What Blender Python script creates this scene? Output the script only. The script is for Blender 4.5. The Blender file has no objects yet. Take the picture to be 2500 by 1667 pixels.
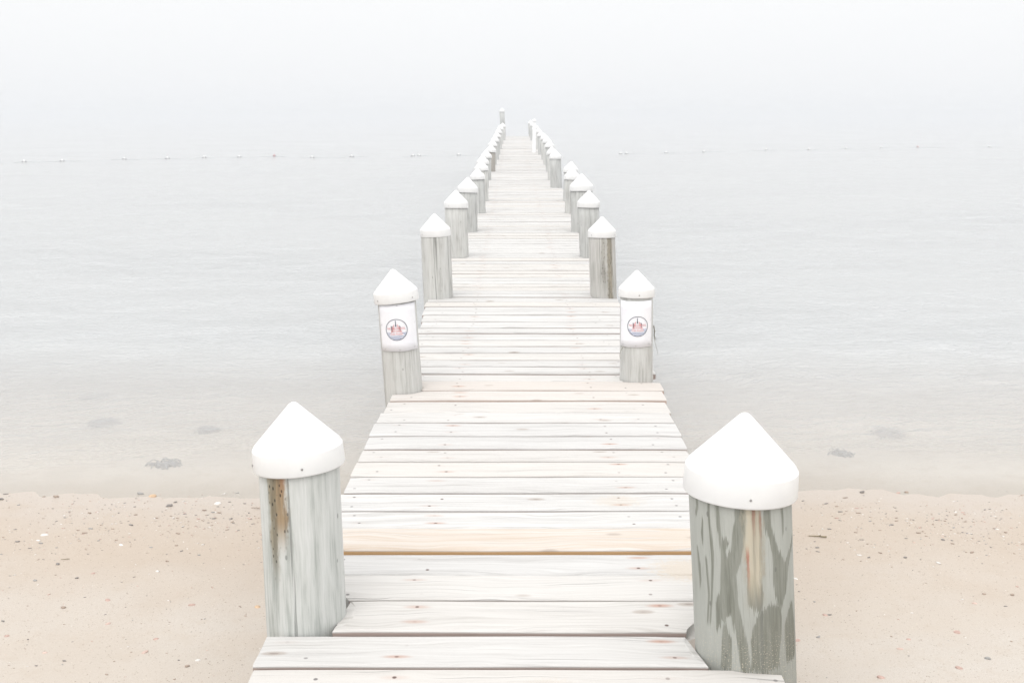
import bpy, bmesh, math, random
from mathutils import Vector, noise
random.seed(11)
sc = bpy.context.scene
COL = sc.collection
PI = math.pi

# ------------------------------------------------------------------ camera
PITCH = math.radians(12.857)
FPX, CX, CY = 2431.0, 1250.0, 833.5           # focal length / centre in photo pixels (2500 wide)
YS = 1.2615                                    # depth scale that goes with this lens
CAM_Z = 2.73                                   # water level is z = 0
cam = bpy.data.objects.new('camera', bpy.data.cameras.new('camera'))
COL.objects.link(cam); sc.camera = cam
cam.location = (0, 0, CAM_Z); cam.rotation_euler = (PI/2 - PITCH, 0, 0)
cam.data.sensor_width = 36; cam.data.lens = FPX / 2500 * 36
cam.data.clip_start = 0.05; cam.data.clip_end = 8000

def ray(px, py):
    tx, ty = (px - CX)/FPX, (py - CY)/FPX
    return Vector((tx, math.cos(PITCH) - ty*math.sin(PITCH), -math.sin(PITCH) - ty*math.cos(PITCH)))
def at_depth(px, py, z): return Vector((0, 0, CAM_Z)) + ray(px, py)*z
def at_y(px, py, y):
    d = ray(px, py); return Vector((0, 0, CAM_Z)) + d*(y/d.y)
def at_z(px, py, z):
    d = ray(px, py); return Vector((0, 0, CAM_Z)) + d*((z - CAM_Z)/d.z)

# ------------------------------------------------------------------ helpers
def obj(name, bm, mats, parent=None, smooth=True, kind=None):
    me = bpy.data.meshes.new(name)
    bm.normal_update(); bm.to_mesh(me); bm.free()
    for m in (mats if isinstance(mats, (list, tuple)) else [mats]): me.materials.append(m)
    if smooth:
        me.polygons.foreach_set('use_smooth', [True]*len(me.polygons))
    o = bpy.data.objects.new(name, me); COL.objects.link(o)
    if parent: o.parent = parent
    if kind: o['kind'] = kind
    return o
def empty(name, loc, rot=(0, 0, 0)):
    o = bpy.data.objects.new(name, None); COL.objects.link(o)
    o.empty_display_size = .1; o.location = loc; o.rotation_euler = rot
    return o
def tag(o, label, cat, group=None):
    o['label'] = label; o['category'] = cat
    if group: o['group'] = group
    return o
def lerp_table(t, x):
    if x <= t[0][0]: return t[0][1]
    for (a, va), (b, vb) in zip(t, t[1:]):
        if x <= b: return va + (vb - va)*(x - a)/(b - a)
    return t[-1][1]
def lathe(bm, prof, seg, cx=0, cy=0, wob=None, close_top=False, close_bottom=False):
    rings = []
    uvl = bm.loops.layers.uv.verify()
    for r, z in prof:
        ring = []
        for k in range(seg):
            a = 2*PI*k/seg
            rr = r + (wob(a, z) if wob else 0)
            ring.append(bm.verts.new((cx + rr*math.sin(a), cy - rr*math.cos(a), z)))
        rings.append(ring)
    for i in range(len(rings) - 1):
        for k in range(seg):
            f = bm.faces.new((rings[i][k], rings[i][(k+1) % seg], rings[i+1][(k+1) % seg], rings[i+1][k]))
            for lp, (kk, ii) in zip(f.loops, ((k, i), (k+1, i), (k+1, i+1), (k, i+1))):
                a = 2*PI*kk/seg
                if a > PI + 1e-6 or (kk == k + 1 and 2*PI*k/seg >= PI): a -= 2*PI      # u = 0 faces the beach, seam at the back
                if kk == k and a >= PI - 1e-6: a -= 2*PI
                lp[uvl].uv = (a*prof[0][0], prof[ii][1])
    if close_top: bm.faces.new(rings[-1])
    if close_bottom: bm.faces.new(rings[0][::-1])
def tube(bm, pts, r0, r1=None, seg=6):
    r1 = r0 if r1 is None else r1
    pts = [Vector(p) for p in pts]; rings = []
    for i, p in enumerate(pts):
        d = (pts[min(i+1, len(pts)-1)] - pts[max(i-1, 0)]).normalized()
        a = d.orthogonal().normalized(); b = d.cross(a)
        r = r0 + (r1 - r0)*i/max(1, len(pts)-1)
        rings.append([bm.verts.new(p + a*(r*math.cos(2*PI*k/seg)) + b*(r*math.sin(2*PI*k/seg))) for k in range(seg)])
    for i in range(len(rings)-1):
        for k in range(seg):
            bm.faces.new((rings[i][k], rings[i][(k+1) % seg], rings[i+1][(k+1) % seg], rings[i+1][k]))
    bm.faces.new(rings[0][::-1]); bm.faces.new(rings[-1])
def box(bm, x0, x1, y0, y1, z0, z1):
    v = [bm.verts.new(p) for p in ((x0,y0,z0),(x1,y0,z0),(x1,y1,z0),(x0,y1,z0),(x0,y0,z1),(x1,y0,z1),(x1,y1,z1),(x0,y1,z1))]
    for q in ((3,2,1,0),(4,5,6,7),(0,1,5,4),(1,2,6,5),(2,3,7,6),(3,0,4,7)): bm.faces.new([v[k] for k in q])
def lump(bm, c, rx, ry, rz, rot=0, rough=.25, sub=2, seed=0, mi=0):
    r = bmesh.ops.create_icosphere(bm, subdivisions=sub, radius=1)
    ca, sa = math.cos(rot), math.sin(rot)
    fs = set()
    for v in r['verts']:
        k = 1 + rough*noise.noise(v.co*1.3 + Vector((seed*3.1, seed*1.7, 0)))*1.6
        p = v.co*k
        x, y, z = p.x*rx, p.y*ry, p.z*rz
        v.co = Vector((c[0] + x*ca - y*sa, c[1] + x*sa + y*ca, c[2] + z))
        fs.update(v.link_faces)
    for f in fs: f.material_index = mi

# ------------------------------------------------------------------ node helpers
class G:
    def __init__(self, name):
        self.m = bpy.data.materials.new(name); self.m.use_nodes = True
        self.nt = self.m.node_tree; self.nt.nodes.clear()
        self.out = self.nt.nodes.new('ShaderNodeOutputMaterial')
    def n(self, t, ins=None, **kw):
        nd = self.nt.nodes.new('ShaderNode' + t)
        for k, v in kw.items(): setattr(nd, k, v)
        for k, v in (ins or {}).items():
            s = nd.inputs[k]
            if isinstance(v, bpy.types.NodeSocket): self.nt.links.new(v, s)
            else: s.default_value = v
        return nd
    def math(self, op, a, b=0.0, c=None, clamp=False):
        ins = {0: a, 1: b}
        if c is not None: ins[2] = c
        return self.n('Math', ins, operation=op, use_clamp=clamp).outputs[0]
    def mr(self, v, a, b, c=0.0, d=1.0, smooth=True):
        return self.n('MapRange', {'Value': v, 'From Min': a, 'From Max': b, 'To Min': c, 'To Max': d},
                      interpolation_type='SMOOTHSTEP' if smooth else 'LINEAR').outputs[0]
    def xyz(self, x, y, z): return self.n('CombineXYZ', {0: x, 1: y, 2: z}).outputs[0]
    def noise(self, vec, scale=1.0, detail=3.0, rough=.55, dist=0.0):
        return self.n('TexNoise', {'Vector': vec, 'Scale': scale, 'Detail': detail, 'Roughness': rough, 'Distortion': dist}).outputs[0]
    def mix(self, f, a, b, blend='MIX'):
        nd = self.n('Mix', data_type='RGBA', blend_type=blend)
        for i, v in ((0, f), (6, a), (7, b)):
            s = nd.inputs[i]
            if isinstance(v, bpy.types.NodeSocket): self.nt.links.new(v, s)
            elif i == 0: s.default_value = v
            else: s.default_value = (*v, 1) if len(v) == 3 else v
        return nd.outputs[2]
    def ramp(self, f, stops):
        nd = self.n('ValToRGB', {0: f}); cr = nd.color_ramp
        while len(cr.elements) < len(stops): cr.elements.new(.5)
        for e, (p, c) in zip(cr.elements, stops): e.position = p; e.color = (*c, 1)
        return nd.outputs[0]
    def bump(self, h, strength, dist=.01):
        return self.n('Bump', {'Height': h, 'Strength': strength, 'Distance': dist}).outputs[0]
    def principled(self, col, rough=.8, normal=None, **ins):
        d = {'Base Color': col if isinstance(col, bpy.types.NodeSocket) else (*col, 1), 'Roughness': rough}
        if normal is not None: d['Normal'] = normal
        d.update(ins)
        p = self.n('BsdfPrincipled', d)
        self.nt.links.new(p.outputs[0], self.out.inputs[0]); return p
def plain(name, col, rough=.7, **ins):
    g = G(name); tc = g.n('TexCoord').outputs['Object']
    v = g.noise(tc, 35, 3)
    g.principled(g.mix(g.mr(v, .3, .7), tuple(c*.82 for c in col), tuple(min(1, c*1.12) for c in col)), rough, **ins)
    return g.m

# ---- decking: bleached boards, grain along the board (uv.x = metres along, uv.y = 0..1 across)
def deck_mat(name, tones, tan, front, nails=True):
    g = G(name)
    uv = g.n('UVMap').outputs[0]; s = g.n('SeparateXYZ', {0: uv}); u, v = s.outputs[0], s.outputs[1]
    r = g.n('NewGeometry').outputs['Random Per Island']
    pos = g.n('SeparateXYZ', {0: g.n('NewGeometry').outputs['Position']})
    r2 = g.math('FRACT', g.math('MULTIPLY', r, 37.7))
    r3 = g.math('FRACT', g.math('MULTIPLY', r, 91.3))
    ub = g.math('ADD', u, g.math('MULTIPLY', r, 63.0))
    vw = g.math('ADD', v, g.math('MULTIPLY', g.math('SUBTRACT', g.noise(g.xyz(g.math('MULTIPLY', ub, 1.6), v, r), 1, 2), .5), .7))
    fine = g.noise(g.xyz(g.math('MULTIPLY', ub, 3.0), g.math('MULTIPLY', vw, 26.0), r3), 1, 5, .65)
    broad = g.noise(g.xyz(g.math('MULTIPLY', ub, .8), g.math('MULTIPLY', vw, 5.0), r2), 1, 3, .55)
    rings = g.n('TexWave', {'Vector': g.xyz(g.math('MULTIPLY', ub, .22), vw, r3), 'Scale': 2.6, 'Distortion': 7.0, 'Detail': 2.0, 'Detail Scale': 1.2},
                wave_type='BANDS', bands_direction='Y').outputs['Color']
    base = g.ramp(g.math('ADD', g.math('MULTIPLY', fine, .55), g.math('MULTIPLY', broad, .45)),
                  [(.30, tones[0]), (.46, tones[1]), (.62, tones[2])])
    base = g.mix(g.math('MULTIPLY', g.mr(rings, .55, 1.0), .13), base, tones[0])
    base = g.mix(g.math('MULTIPLY', g.mr(r2, .45, 1.0), .5), base, tan)                      # some boards stay warmer
    base = g.mix(g.mr(r3, 0, 1, .0, .22, False), base, (.43, .425, .425))                     # and some greyer
    # dark hairline checks along the grain
    chk = g.noise(g.xyz(g.math('MULTIPLY', ub, 1.3), g.math('MULTIPLY', vw, 42.0), r2), 1, 2, .5)
    base = g.mix(g.math('MULTIPLY', g.mr(chk, .63, .71), .7), base, (.27, .26, .255))
    # knots
    vo = g.n('TexVoronoi', {'Vector': g.xyz(g.math('MULTIPLY', ub, 2.1), g.math('MULTIPLY', v, 1.25), g.math('MULTIPLY', r, 400)), 'Scale': 1.0, 'Randomness': 1.0}, feature='F1').outputs['Distance']
    base = g.mix(g.math('MULTIPLY', g.mr(vo, .115, .06), .55), base, (.33, .27, .23))
    base = g.mix(g.math('MULTIPLY', g.mr(vo, .05, .025), .5), base, (.20, .17, .15))
    base = g.mix(g.mr(v, -.01, -.05), base, front)
    if nails:
        for k, (nx, col, rust) in enumerate(((-.36, (.10, .06, .05), .75), (.53, (.10, .06, .05), .75), (-.70, (.16, .15, .15), .12), (.80, (.16, .15, .15), .12))):
            for j, nv in enumerate((.24, .74)):
                jit = g.math('SUBTRACT', g.math('FRACT', g.math('MULTIPLY', r, 17.3 + 11.1*k + 29.7*j)), .5)
                jit2 = g.math('SUBTRACT', g.math('FRACT', g.math('MULTIPLY', r, 57.3 + 13.1*k + 19.7*j)), .5)
                du = g.math('SUBTRACT', g.math('SUBTRACT', pos.outputs[0], nx), g.math('MULTIPLY', jit, .055 if k < 2 else .16))
                dv = g.math('MULTIPLY', g.math('SUBTRACT', g.math('SUBTRACT', v, nv), g.math('MULTIPLY', jit2, .16)), .178*YS)
                d = g.math('SQRT', g.math('ADD', g.math('POWER', du, 2.0), g.math('POWER', dv, 2.0)))
                dr = g.math('SQRT', g.math('ADD', g.math('POWER', g.math('MULTIPLY', du, .28), 2.0), g.math('POWER', dv, 2.0)))
                on = g.mr(g.math('FRACT', g.math('MULTIPLY', r, 71.9 + 7.7*k + 3.3*j)), .0, .7)
                base = g.mix(g.math('MULTIPLY', g.mr(dr, .019, .004), g.math('MULTIPLY', g.mr(jit2, -.2, .5, .0, .9), rust)), base, (.42, .22, .15))
                base = g.mix(g.math('MULTIPLY', g.mr(d, .0092, .0050), g.math('MULTIPLY', on, .9)), base, col)
    # sand trodden onto the boards beside the near right piling
    p2 = g.xyz(pos.outputs[0], pos.outputs[1], 0)
    grain = g.noise(p2, 260, 2, .7)
    for (sx, sy, rx, ry, amt) in ((.70, 2.92, .15, .09, .7), (.50, 3.50, .13, .06, .4), (.74, 3.16, .14, .07, .35), (.12, 2.25, .10, .05, .25)):
        dd = g.math('SQRT', g.math('ADD', g.math('POWER', g.math('DIVIDE', g.math('SUBTRACT', pos.outputs[0], sx), rx), 2.0),
                                   g.math('POWER', g.math('DIVIDE', g.math('SUBTRACT', pos.outputs[1], sy*YS), ry*YS), 2.0)))
        ms = g.mr(g.math('ADD', dd, g.math('MULTIPLY', g.math('SUBTRACT', g.noise(p2, 55, 5, .8), .5), 3.2)), 1.15, .55)
        base = g.mix(g.math('MULTIPLY', ms, amt), base, g.mix(g.mr(grain, .35, .65), (.46, .38, .30), (.64, .58, .50)))
    hgt = g.math('ADD', fine, g.math('MULTIPLY', g.mr(chk, .66, .74), -1.2))
    g.principled(base, .85, g.bump(hgt, .35, .004), **{'Specular IOR Level': .25})
    return g.m
M_DECK = deck_mat('bleached_boards', ((.36, .35, .335), (.56, .55, .538), (.635, .628, .618)), (.61, .57, .525), (.36, .285, .255))
M_NEW = deck_mat('fresh_pine_board', ((.50, .39, .29), (.585, .505, .43), (.64, .605, .57)), (.595, .505, .42), (.50, .31, .15), nails=False)
M_NEW2 = deck_mat('pinkish_pine_board', ((.50, .455, .42), (.60, .56, .525), (.64, .61, .58)), (.60, .53, .475), (.46, .33, .27))

# ---- pilings
def post_mat(name, dark, mid, light, stain=None, cathedral=False, speck=False, contrast=1.0):
    g = G(name)
    s = g.n('SeparateXYZ', {0: g.n('UVMap').outputs[0]}); u, v = s.outputs[0], s.outputs[1]
    rnd = g.math('MULTIPLY', g.n('ObjectInfo').outputs['Random'], 50.0)
    uw = g.math('ADD', u, g.math('MULTIPLY', g.math('SUBTRACT', g.noise(g.xyz(g.math('MULTIPLY', u, 6), g.math('MULTIPLY', v, 2.2), rnd), 1, 2), .5), .025))
    fine = g.noise(g.xyz(g.math('MULTIPLY', uw, 150), g.math('MULTIPLY', v, 7), rnd), 1, 4, .65)
    med = g.noise(g.xyz(g.math('MULTIPLY', uw, 38), g.math('MULTIPLY', v, 2.2), rnd), 1, 4, .6)
    big = g.noise(g.xyz(g.math('MULTIPLY', u, 8), g.math('MULTIPLY', v, 2.5), rnd), 1, 3, .55)
    t = g.math('ADD', g.math('ADD', g.math('MULTIPLY', fine, .28), g.math('MULTIPLY', med, .45)), g.math('MULTIPLY', big, .27))
    w = .17/contrast
    base = g.ramp(t, [(.5 - w, dark), (.5 - .02, mid), (.5 + w, light)])
    if cathedral:
        jag = g.math('SUBTRACT', g.noise(g.xyz(g.math('MULTIPLY', u, 210), g.math('MULTIPLY', v, 8), 1.0), 1, 4, .65), .5)
        uj = g.math('ADD', uw, g.math('MULTIPLY', jag, .010))
        vj = g.math('ADD', v, g.math('MULTIPLY', jag, .12))
        sv = g.math('DIVIDE', vj, CATH_H, clamp=True)
        def curve(pts):
            nd = g.n('FloatCurve', {1: sv}); c = nd.mapping.curves[0]; nd.mapping.use_clip = False
            while len(c.points) < len(pts): c.points.new(.5, .5)
            for pnt, (xx, yy) in zip(c.points, pts): pnt.location = (xx, yy); pnt.handle_type = 'VECTOR'
            nd.mapping.update(); return nd.outputs[0]
        band = None
        for pts in CATH:
            tab = sorted(((1600 - yy)/1040, CATH_R*math.asin(max(-.98, min(.98, (xx - 470 - (yy - 560)*.025)/285))), hw*1.4/285*CATH_R) for yy, xx, hw in pts)
            lo, hi = tab[0], tab[-1]
            wid = [(max(0, lo[0] - .035), .0)] + [(q[0], q[2]*10) for q in tab] + [(min(1.0, hi[0] + .02), 0.0 if hi[0] < .98 else hi[2]*10)]
            cen = [(max(0, lo[0] - .035), lo[1] + .5)] + [(q[0], q[1] + .5) for q in tab] + [(min(1.0, hi[0] + .02), hi[1] + .5)]
            d = g.math('SUBTRACT', g.math('ABSOLUTE', g.math('SUBTRACT', g.math('ADD', uj, .5), curve(cen))), g.math('MULTIPLY', curve(wid), .1))
            mk = g.math('MULTIPLY', g.mr(d, .0028, -.0035), g.mr(sv, wid[0][0] - .001, wid[0][0] + .02) if lo[0] > .04 else 1.0)
            band = mk if band is None else g.math('MAXIMUM', band, mk)
        low = g.math('MULTIPLY', g.mr(v, .34, .08), g.mr(g.math('ADD', g.math('MULTIPLY', u, 1.0), g.math('MULTIPLY', g.math('SUBTRACT', med, .5), .3)), -.10, .06))
        base = g.mix(g.math('MULTIPLY', band, g.mr(med, .3, .7, .7, 1.0)), base, g.mix(g.mr(fine, .35, .65), (.17, .175, .145), (.25, .255, .22)))
        base = g.mix(g.math('MULTIPLY', g.mr(fine, .52, .68), .28), base, (.20, .20, .17))
        base = g.mix(g.math('MULTIPLY', low, .3), base, (.15, .145, .115))
    # drying cracks
    ck = g.noise(g.xyz(g.math('MULTIPLY', uw, 60), g.math('MULTIPLY', v, .9), g.math('ADD', rnd, 9.0)), 1, 1.5, .4)
    base = g.mix(g.math('MULTIPLY', g.mr(ck, .69, .74), .6), base, tuple(c*.5 for c in dark))
    # insect holes / little knots
    vo = g.n('TexVoronoi', {'Vector': g.xyz(g.math('MULTIPLY', u, 16), g.math('MULTIPLY', v, 7), rnd), 'Scale': 1.0}, feature='F1').outputs['Distance']
    base = g.mix(g.math('MULTIPLY', g.mr(vo, .085, .05), .6), base, tuple(c*.42 for c in dark))
    for (u0, du, v0, v1, col, amt, holes) in (stain or []):
        edge = g.math('ADD', g.math('ABSOLUTE', g.math('SUBTRACT', u, u0)), g.math('MULTIPLY', g.math('SUBTRACT', g.noise(g.xyz(g.math('MULTIPLY', u, 34), g.math('MULTIPLY', v, 11), 5.0), 1, 4, .7), .5), du*1.5))
        ms = g.math('MULTIPLY', g.mr(edge, du, du*.35), g.math('MULTIPLY', g.mr(v, v0 - .06, v0 + .10), g.mr(v, v1 + .04, v1 - .02)))
        base = g.mix(g.math('MULTIPLY', ms, amt), base, g.mix(g.mr(med, .38, .62), tuple(c*.62 for c in col), col))
        if holes:
            vh = g.n('TexVoronoi', {'Vector': g.xyz(g.math('MULTIPLY', u, 70), g.math('MULTIPLY', v, 38), 0), 'Scale': 1.0}, feature='F1').outputs['Distance']
            base = g.mix(g.math('MULTIPLY', g.math('MULTIPLY', g.mr(vh, .30, .18), ms), .85), base, (.035, .03, .025))
    if speck:
        sp = g.noise(g.xyz(g.math('MULTIPLY', u, 190), g.math('MULTIPLY', v, 190), 0), 1, 2, .6)
        base = g.mix(g.math('MULTIPLY', g.mr(sp, .60, .66), g.math('MULTIPLY', g.mr(v, .20, .02), .8)), base, (.62, .56, .44))
    g.principled(base, .9, g.bump(g.math('ADD', g.math('MULTIPLY', fine, .6), g.math('MULTIPLY', g.mr(ck, .69, .74), -1.5)), .5, .006), **{'Specular IOR Level': .2})
    return g.m
CATH_H, CATH_R = .60, .165
CATH = [((560, 203, 8), (640, 206, 10), (700, 200, 5)), ((560, 253, 6), (700, 257, 6), (900, 266, 8), (1100, 264, 6), (1300, 257, 5)),
        ((560, 288, 10), (700, 300, 10), (800, 312, 10), (900, 325, 14), (1000, 345, 35), (1100, 350, 40), (1180, 330, 46), (1290, 303, 20), (1340, 288, 6)),
        ((1080, 352, 30), (1250, 385, 20), (1400, 418, 20), (1590, 445, 24)), ((560, 415, 22), (650, 418, 20), (750, 410, 26), (850, 398, 26), (930, 372, 32), (1010, 352, 30)),
        ((560, 570, 19), (650, 560, 18), (720, 565, 18), (800, 592, 15), (880, 620, 20), (950, 640, 32), (1050, 655, 46), (1150, 655, 36), (1230, 650, 6)),
        ((865, 738, 14), (950, 707, 20), (1020, 690, 22), (1100, 672, 26)), ((630, 655, 8), (700, 662, 9), (790, 668, 5)),
        ((960, 462, 5), (1030, 480, 20), (1100, 496, 34), (1180, 497, 30), (1215, 515, 9)), ((1210, 592, 40), (1300, 572, 66), (1400, 562, 70), (1500, 560, 62), (1590, 560, 66)),
        ((1250, 722, 14), (1350, 716, 44), (1450, 722, 50), (1590, 730, 48)), ((1310, 328, 8), (1400, 337, 22), (1590, 330, 26)), ((560, 722, 30), (620, 737, 12)),
        ((795, 334, 12), (815, 335, 19), (838, 334, 12)), ((900, 207, 7), (1000, 213, 10), (1110, 217, 8)), ((930, 238, 6), (1150, 250, 6), (1320, 246, 4)), ((700, 228, 4), (790, 224, 8), (850, 226, 4))]
M_POST = post_mat('weathered_piling', (.28, .275, .255), (.53, .53, .51), (.66, .665, .65))
M_POST_A = post_mat('pale_stained_piling', (.33, .35, .33), (.54, .555, .535), (.68, .685, .675), contrast=1.15,
                    stain=[(-.092, .022, .30, 1.2, (.36, .37, .33), .6, False), (-.052, .050, .34, 1.2, (.33, .235, .135), .95, True), (-.078, .026, .22, .62, (.30, .26, .18), .75, True), (-.032, .015, .55, 1.2, (.40, .15, .06), .75, True)])
M_POST_B = post_mat('striped_piling', (.345, .352, .318), (.405, .415, .385), (.475, .482, .452), cathedral=True, speck=True, contrast=.8,
                    stain=[(.004, .044, .26, .64, (.52, .465, .36), .85, False), (-.016, .007, .33, .42, (.36, .10, .06), .75, False), (.006, .008, .50, .58, (.36, .13, .08), .7, False), (.028, .006, .48, .55, (.30, .10, .06), .7, False)])
M_POST_C = post_mat('brown_streaked_piling', (.30, .295, .27), (.47, .46, .435), (.60, .59, .57),
                    stain=[(.07, .045, -.4, 1.4, (.27, .23, .15), .75, True), (.0, .03, .1, .75, (.26, .24, .19), .45, True)])
M_POST_D = post_mat('tan_piling', (.22, .20, .17), (.31, .285, .25), (.39, .36, .32))
M_POST_E = post_mat('ash_piling', (.27, .275, .265), (.45, .455, .44), (.58, .585, .575), contrast=1.2)

g = G('white_plastic_cap')
tc = g.n('TexCoord').outputs['Object']
g.principled(g.mix(g.mr(g.noise(tc, 9, 4), .35, .75), (.765, .765, .765), (.81, .81, .805)), .42, **{'Specular IOR Level': .4})
M_CAP = g.m
M_SCREW = plain('dull_screw', (.26, .25, .24), .5)
M_BEAM = plain('grey_timber', (.30, .29, .27), .9)
g = G('notice_paper'); g.principled(g.mix(g.mr(g.noise(g.n('TexCoord').outputs['Object'], 6, 2), .3, .7), (.80, .80, .84), (.84, .84, .87)), .6)
M_PAPER = g.m
M_INK_DARK = plain('slate_ink', (.05, .065, .10), .6)
M_INK_RED = plain('red_ink', (.62, .16, .17), .6)
M_INK_PINK = plain('pink_ink', (.78, .55, .55), .6)
M_INK_BLUE = plain('blue_ink', (.10, .18, .40), .6)
M_STRAW = plain('dry_straw', (.20, .19, .15), .9)

# ------------------------------------------------------------------ the pilings, measured from the photograph
DECK_DOWN = 1.78
# base px, apex px, cap width px, trunk width px, depth (None: from the deck height), cap tilt deg
LEFT = [((749, 1503), (724, 983), 224, 197, None, -3.8), ((985, 949), (963, 657), 110.5, 94, None, -6.5), ((1070, 723), (1061, 522), 75.5, 73, None, -2.5),
        ((1117, 625), (1112, 464.5), 60.5, 56, 10.1, 0), ((1142, 566), (1141, 432.5), 51.5, 48, 11.9, 2), ((1169.5, 519), (1165, 411), 37.5, 33.5, 13.9, -3),
        ((1177, 491), (1175, 392), 35, 32, 15.9, -5), ((1180, 458), (1178, 379), 31, 28, 18.3, -3), ((1187, 441), (1187, 366), 28, 25, 20.5, -2),
        ((1198, 420), (1198.5, 353), 26, 23, 23, 3), ((1203, 403), (1202.5, 341), 23, 20, 25.3, 0), ((1209, 389), (1208, 331), 21.5, 19, 27.7, 2),
        ((1213, 377), (1213, 322), 19.5, 17, 30.1, -2), ((1217.5, 364), (1217, 313), 18, 16, 32.4, 0), ((1221.5, 351), (1221, 305), 17, 15, 35, 3),
        ((1227, 343), (1227.5, 300), 16, 14.5, 37.5, -2), ((1229, 334), (1224.7, 264), 14, 12.5, 39.6, 2)]
RIGHT = [((1818, 1577), (1799.5, 1010), 279.5, 247, None, 1.8), ((1553, 921), (1554, 660), 89.5, 81, None, 0), ((1473, 721), (1468, 529), 70, 65, None, 0),
         ((1441, 626), (1435.5, 465), 57, 52, 10.1, 1), ((1421, 563), (1419, 424.4), 58.7, 54, 11.9, 0), ((1397, 519), (1396, 410), 40, 36, 13.9, 2),
         ((1391, 489), (1394, 394), 38, 34, 15.9, 3), ((1358, 456), (1355, 366), 30.8, 28.5, 18.3, 1), ((1350, 438), (1347, 358), 27.6, 25, 20.5, -2),
         ((1344, 418), (1341, 343), 25, 22.5, 23, 2), ((1337, 402), (1335, 333), 23, 20.5, 25.3, 0), ((1331, 390), (1329, 326), 21.5, 18.5, 27.7, -3),
         ((1322.5, 378), (1320, 320), 19.5, 17, 30.1, 0), ((1315, 364), (1314, 312), 18, 16, 32.4, 2), ((1308, 351), (1307, 303), 17, 15, 35, 0),
         ((1302, 342), (1300.5, 297), 15.5, 14, 37.5, -2), ((1297, 334), (1295, 293.5), 14, 12.5, 39.6, 0)]
ORD = ['first', 'second', 'third', 'fourth', 'fifth', 'sixth', 'seventh', 'eighth', 'ninth', 'tenth', 'eleventh', 'twelfth', 'thirteenth', 'fourteenth', 'fifteenth', 'sixteenth', 'seventeenth',
       'eighteenth', 'nineteenth', 'twentieth']
POSTS = []                                     # x, y, z at deck, radius, side, lean
for side, tab in ((-1, LEFT), (1, RIGHT)):
    for i, (b, ap, cw, tw, z, tilt) in enumerate(tab):
        p = at_z(*b, CAM_Z - DECK_DOWN) if z is None else at_depth(*b, z*YS)
        q = at_y(*ap, p.y)
        zz = (p.y)/ray(*b).y
        zc = (p.y)/ray(*ap).y
        POSTS.append(dict(side=side, i=i, p=p, h=(q - p).length, lean=math.atan2(q.x - p.x, q.z - p.z),
                          r=.5*tw*(zz + zc)/2/FPX, rc=.5*cw*zc/FPX, tilt=math.radians(tilt)))
rows = {}
for d in POSTS: rows.setdefault(d['i'], []).append(d['p'])
BENTS = [(sum(p.y for p in v)/2, sum(p.z for p in v)/2) for v in rows.values()]
BENT_Y = [b[0] for b in BENTS]
LEFT_EDGE = [(0, -.835), (2.2, -.838), (2.5, -.86), (3.6, -.81), (5, -.785), (7.6, -.83), (9.7, -.84), (11.5, -.80), (18, -.80), (30, -.70), (40, -.58)]
RIGHT_EDGE = [(0, .83), (2.2, .845), (2.4, .91), (4.2, .955), (5.2, 1.0), (7.6, 1.04), (9.7, 1.10), (11.5, 1.09), (18, 1.16), (30, 1.17), (40, 1.06)]
def deck_z(y):
    z = lerp_table([(0, CAM_Z - DECK_DOWN)] + BENTS, y)
    ks = [0] + BENT_Y
    for a, b in zip(ks, ks[1:]):
        if a <= y < b and a > 4:
            s = (y - a)/(b - a)
            z -= .026*math.sin(PI*s**.75)       # boards sag between the bents
    return z

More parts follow.
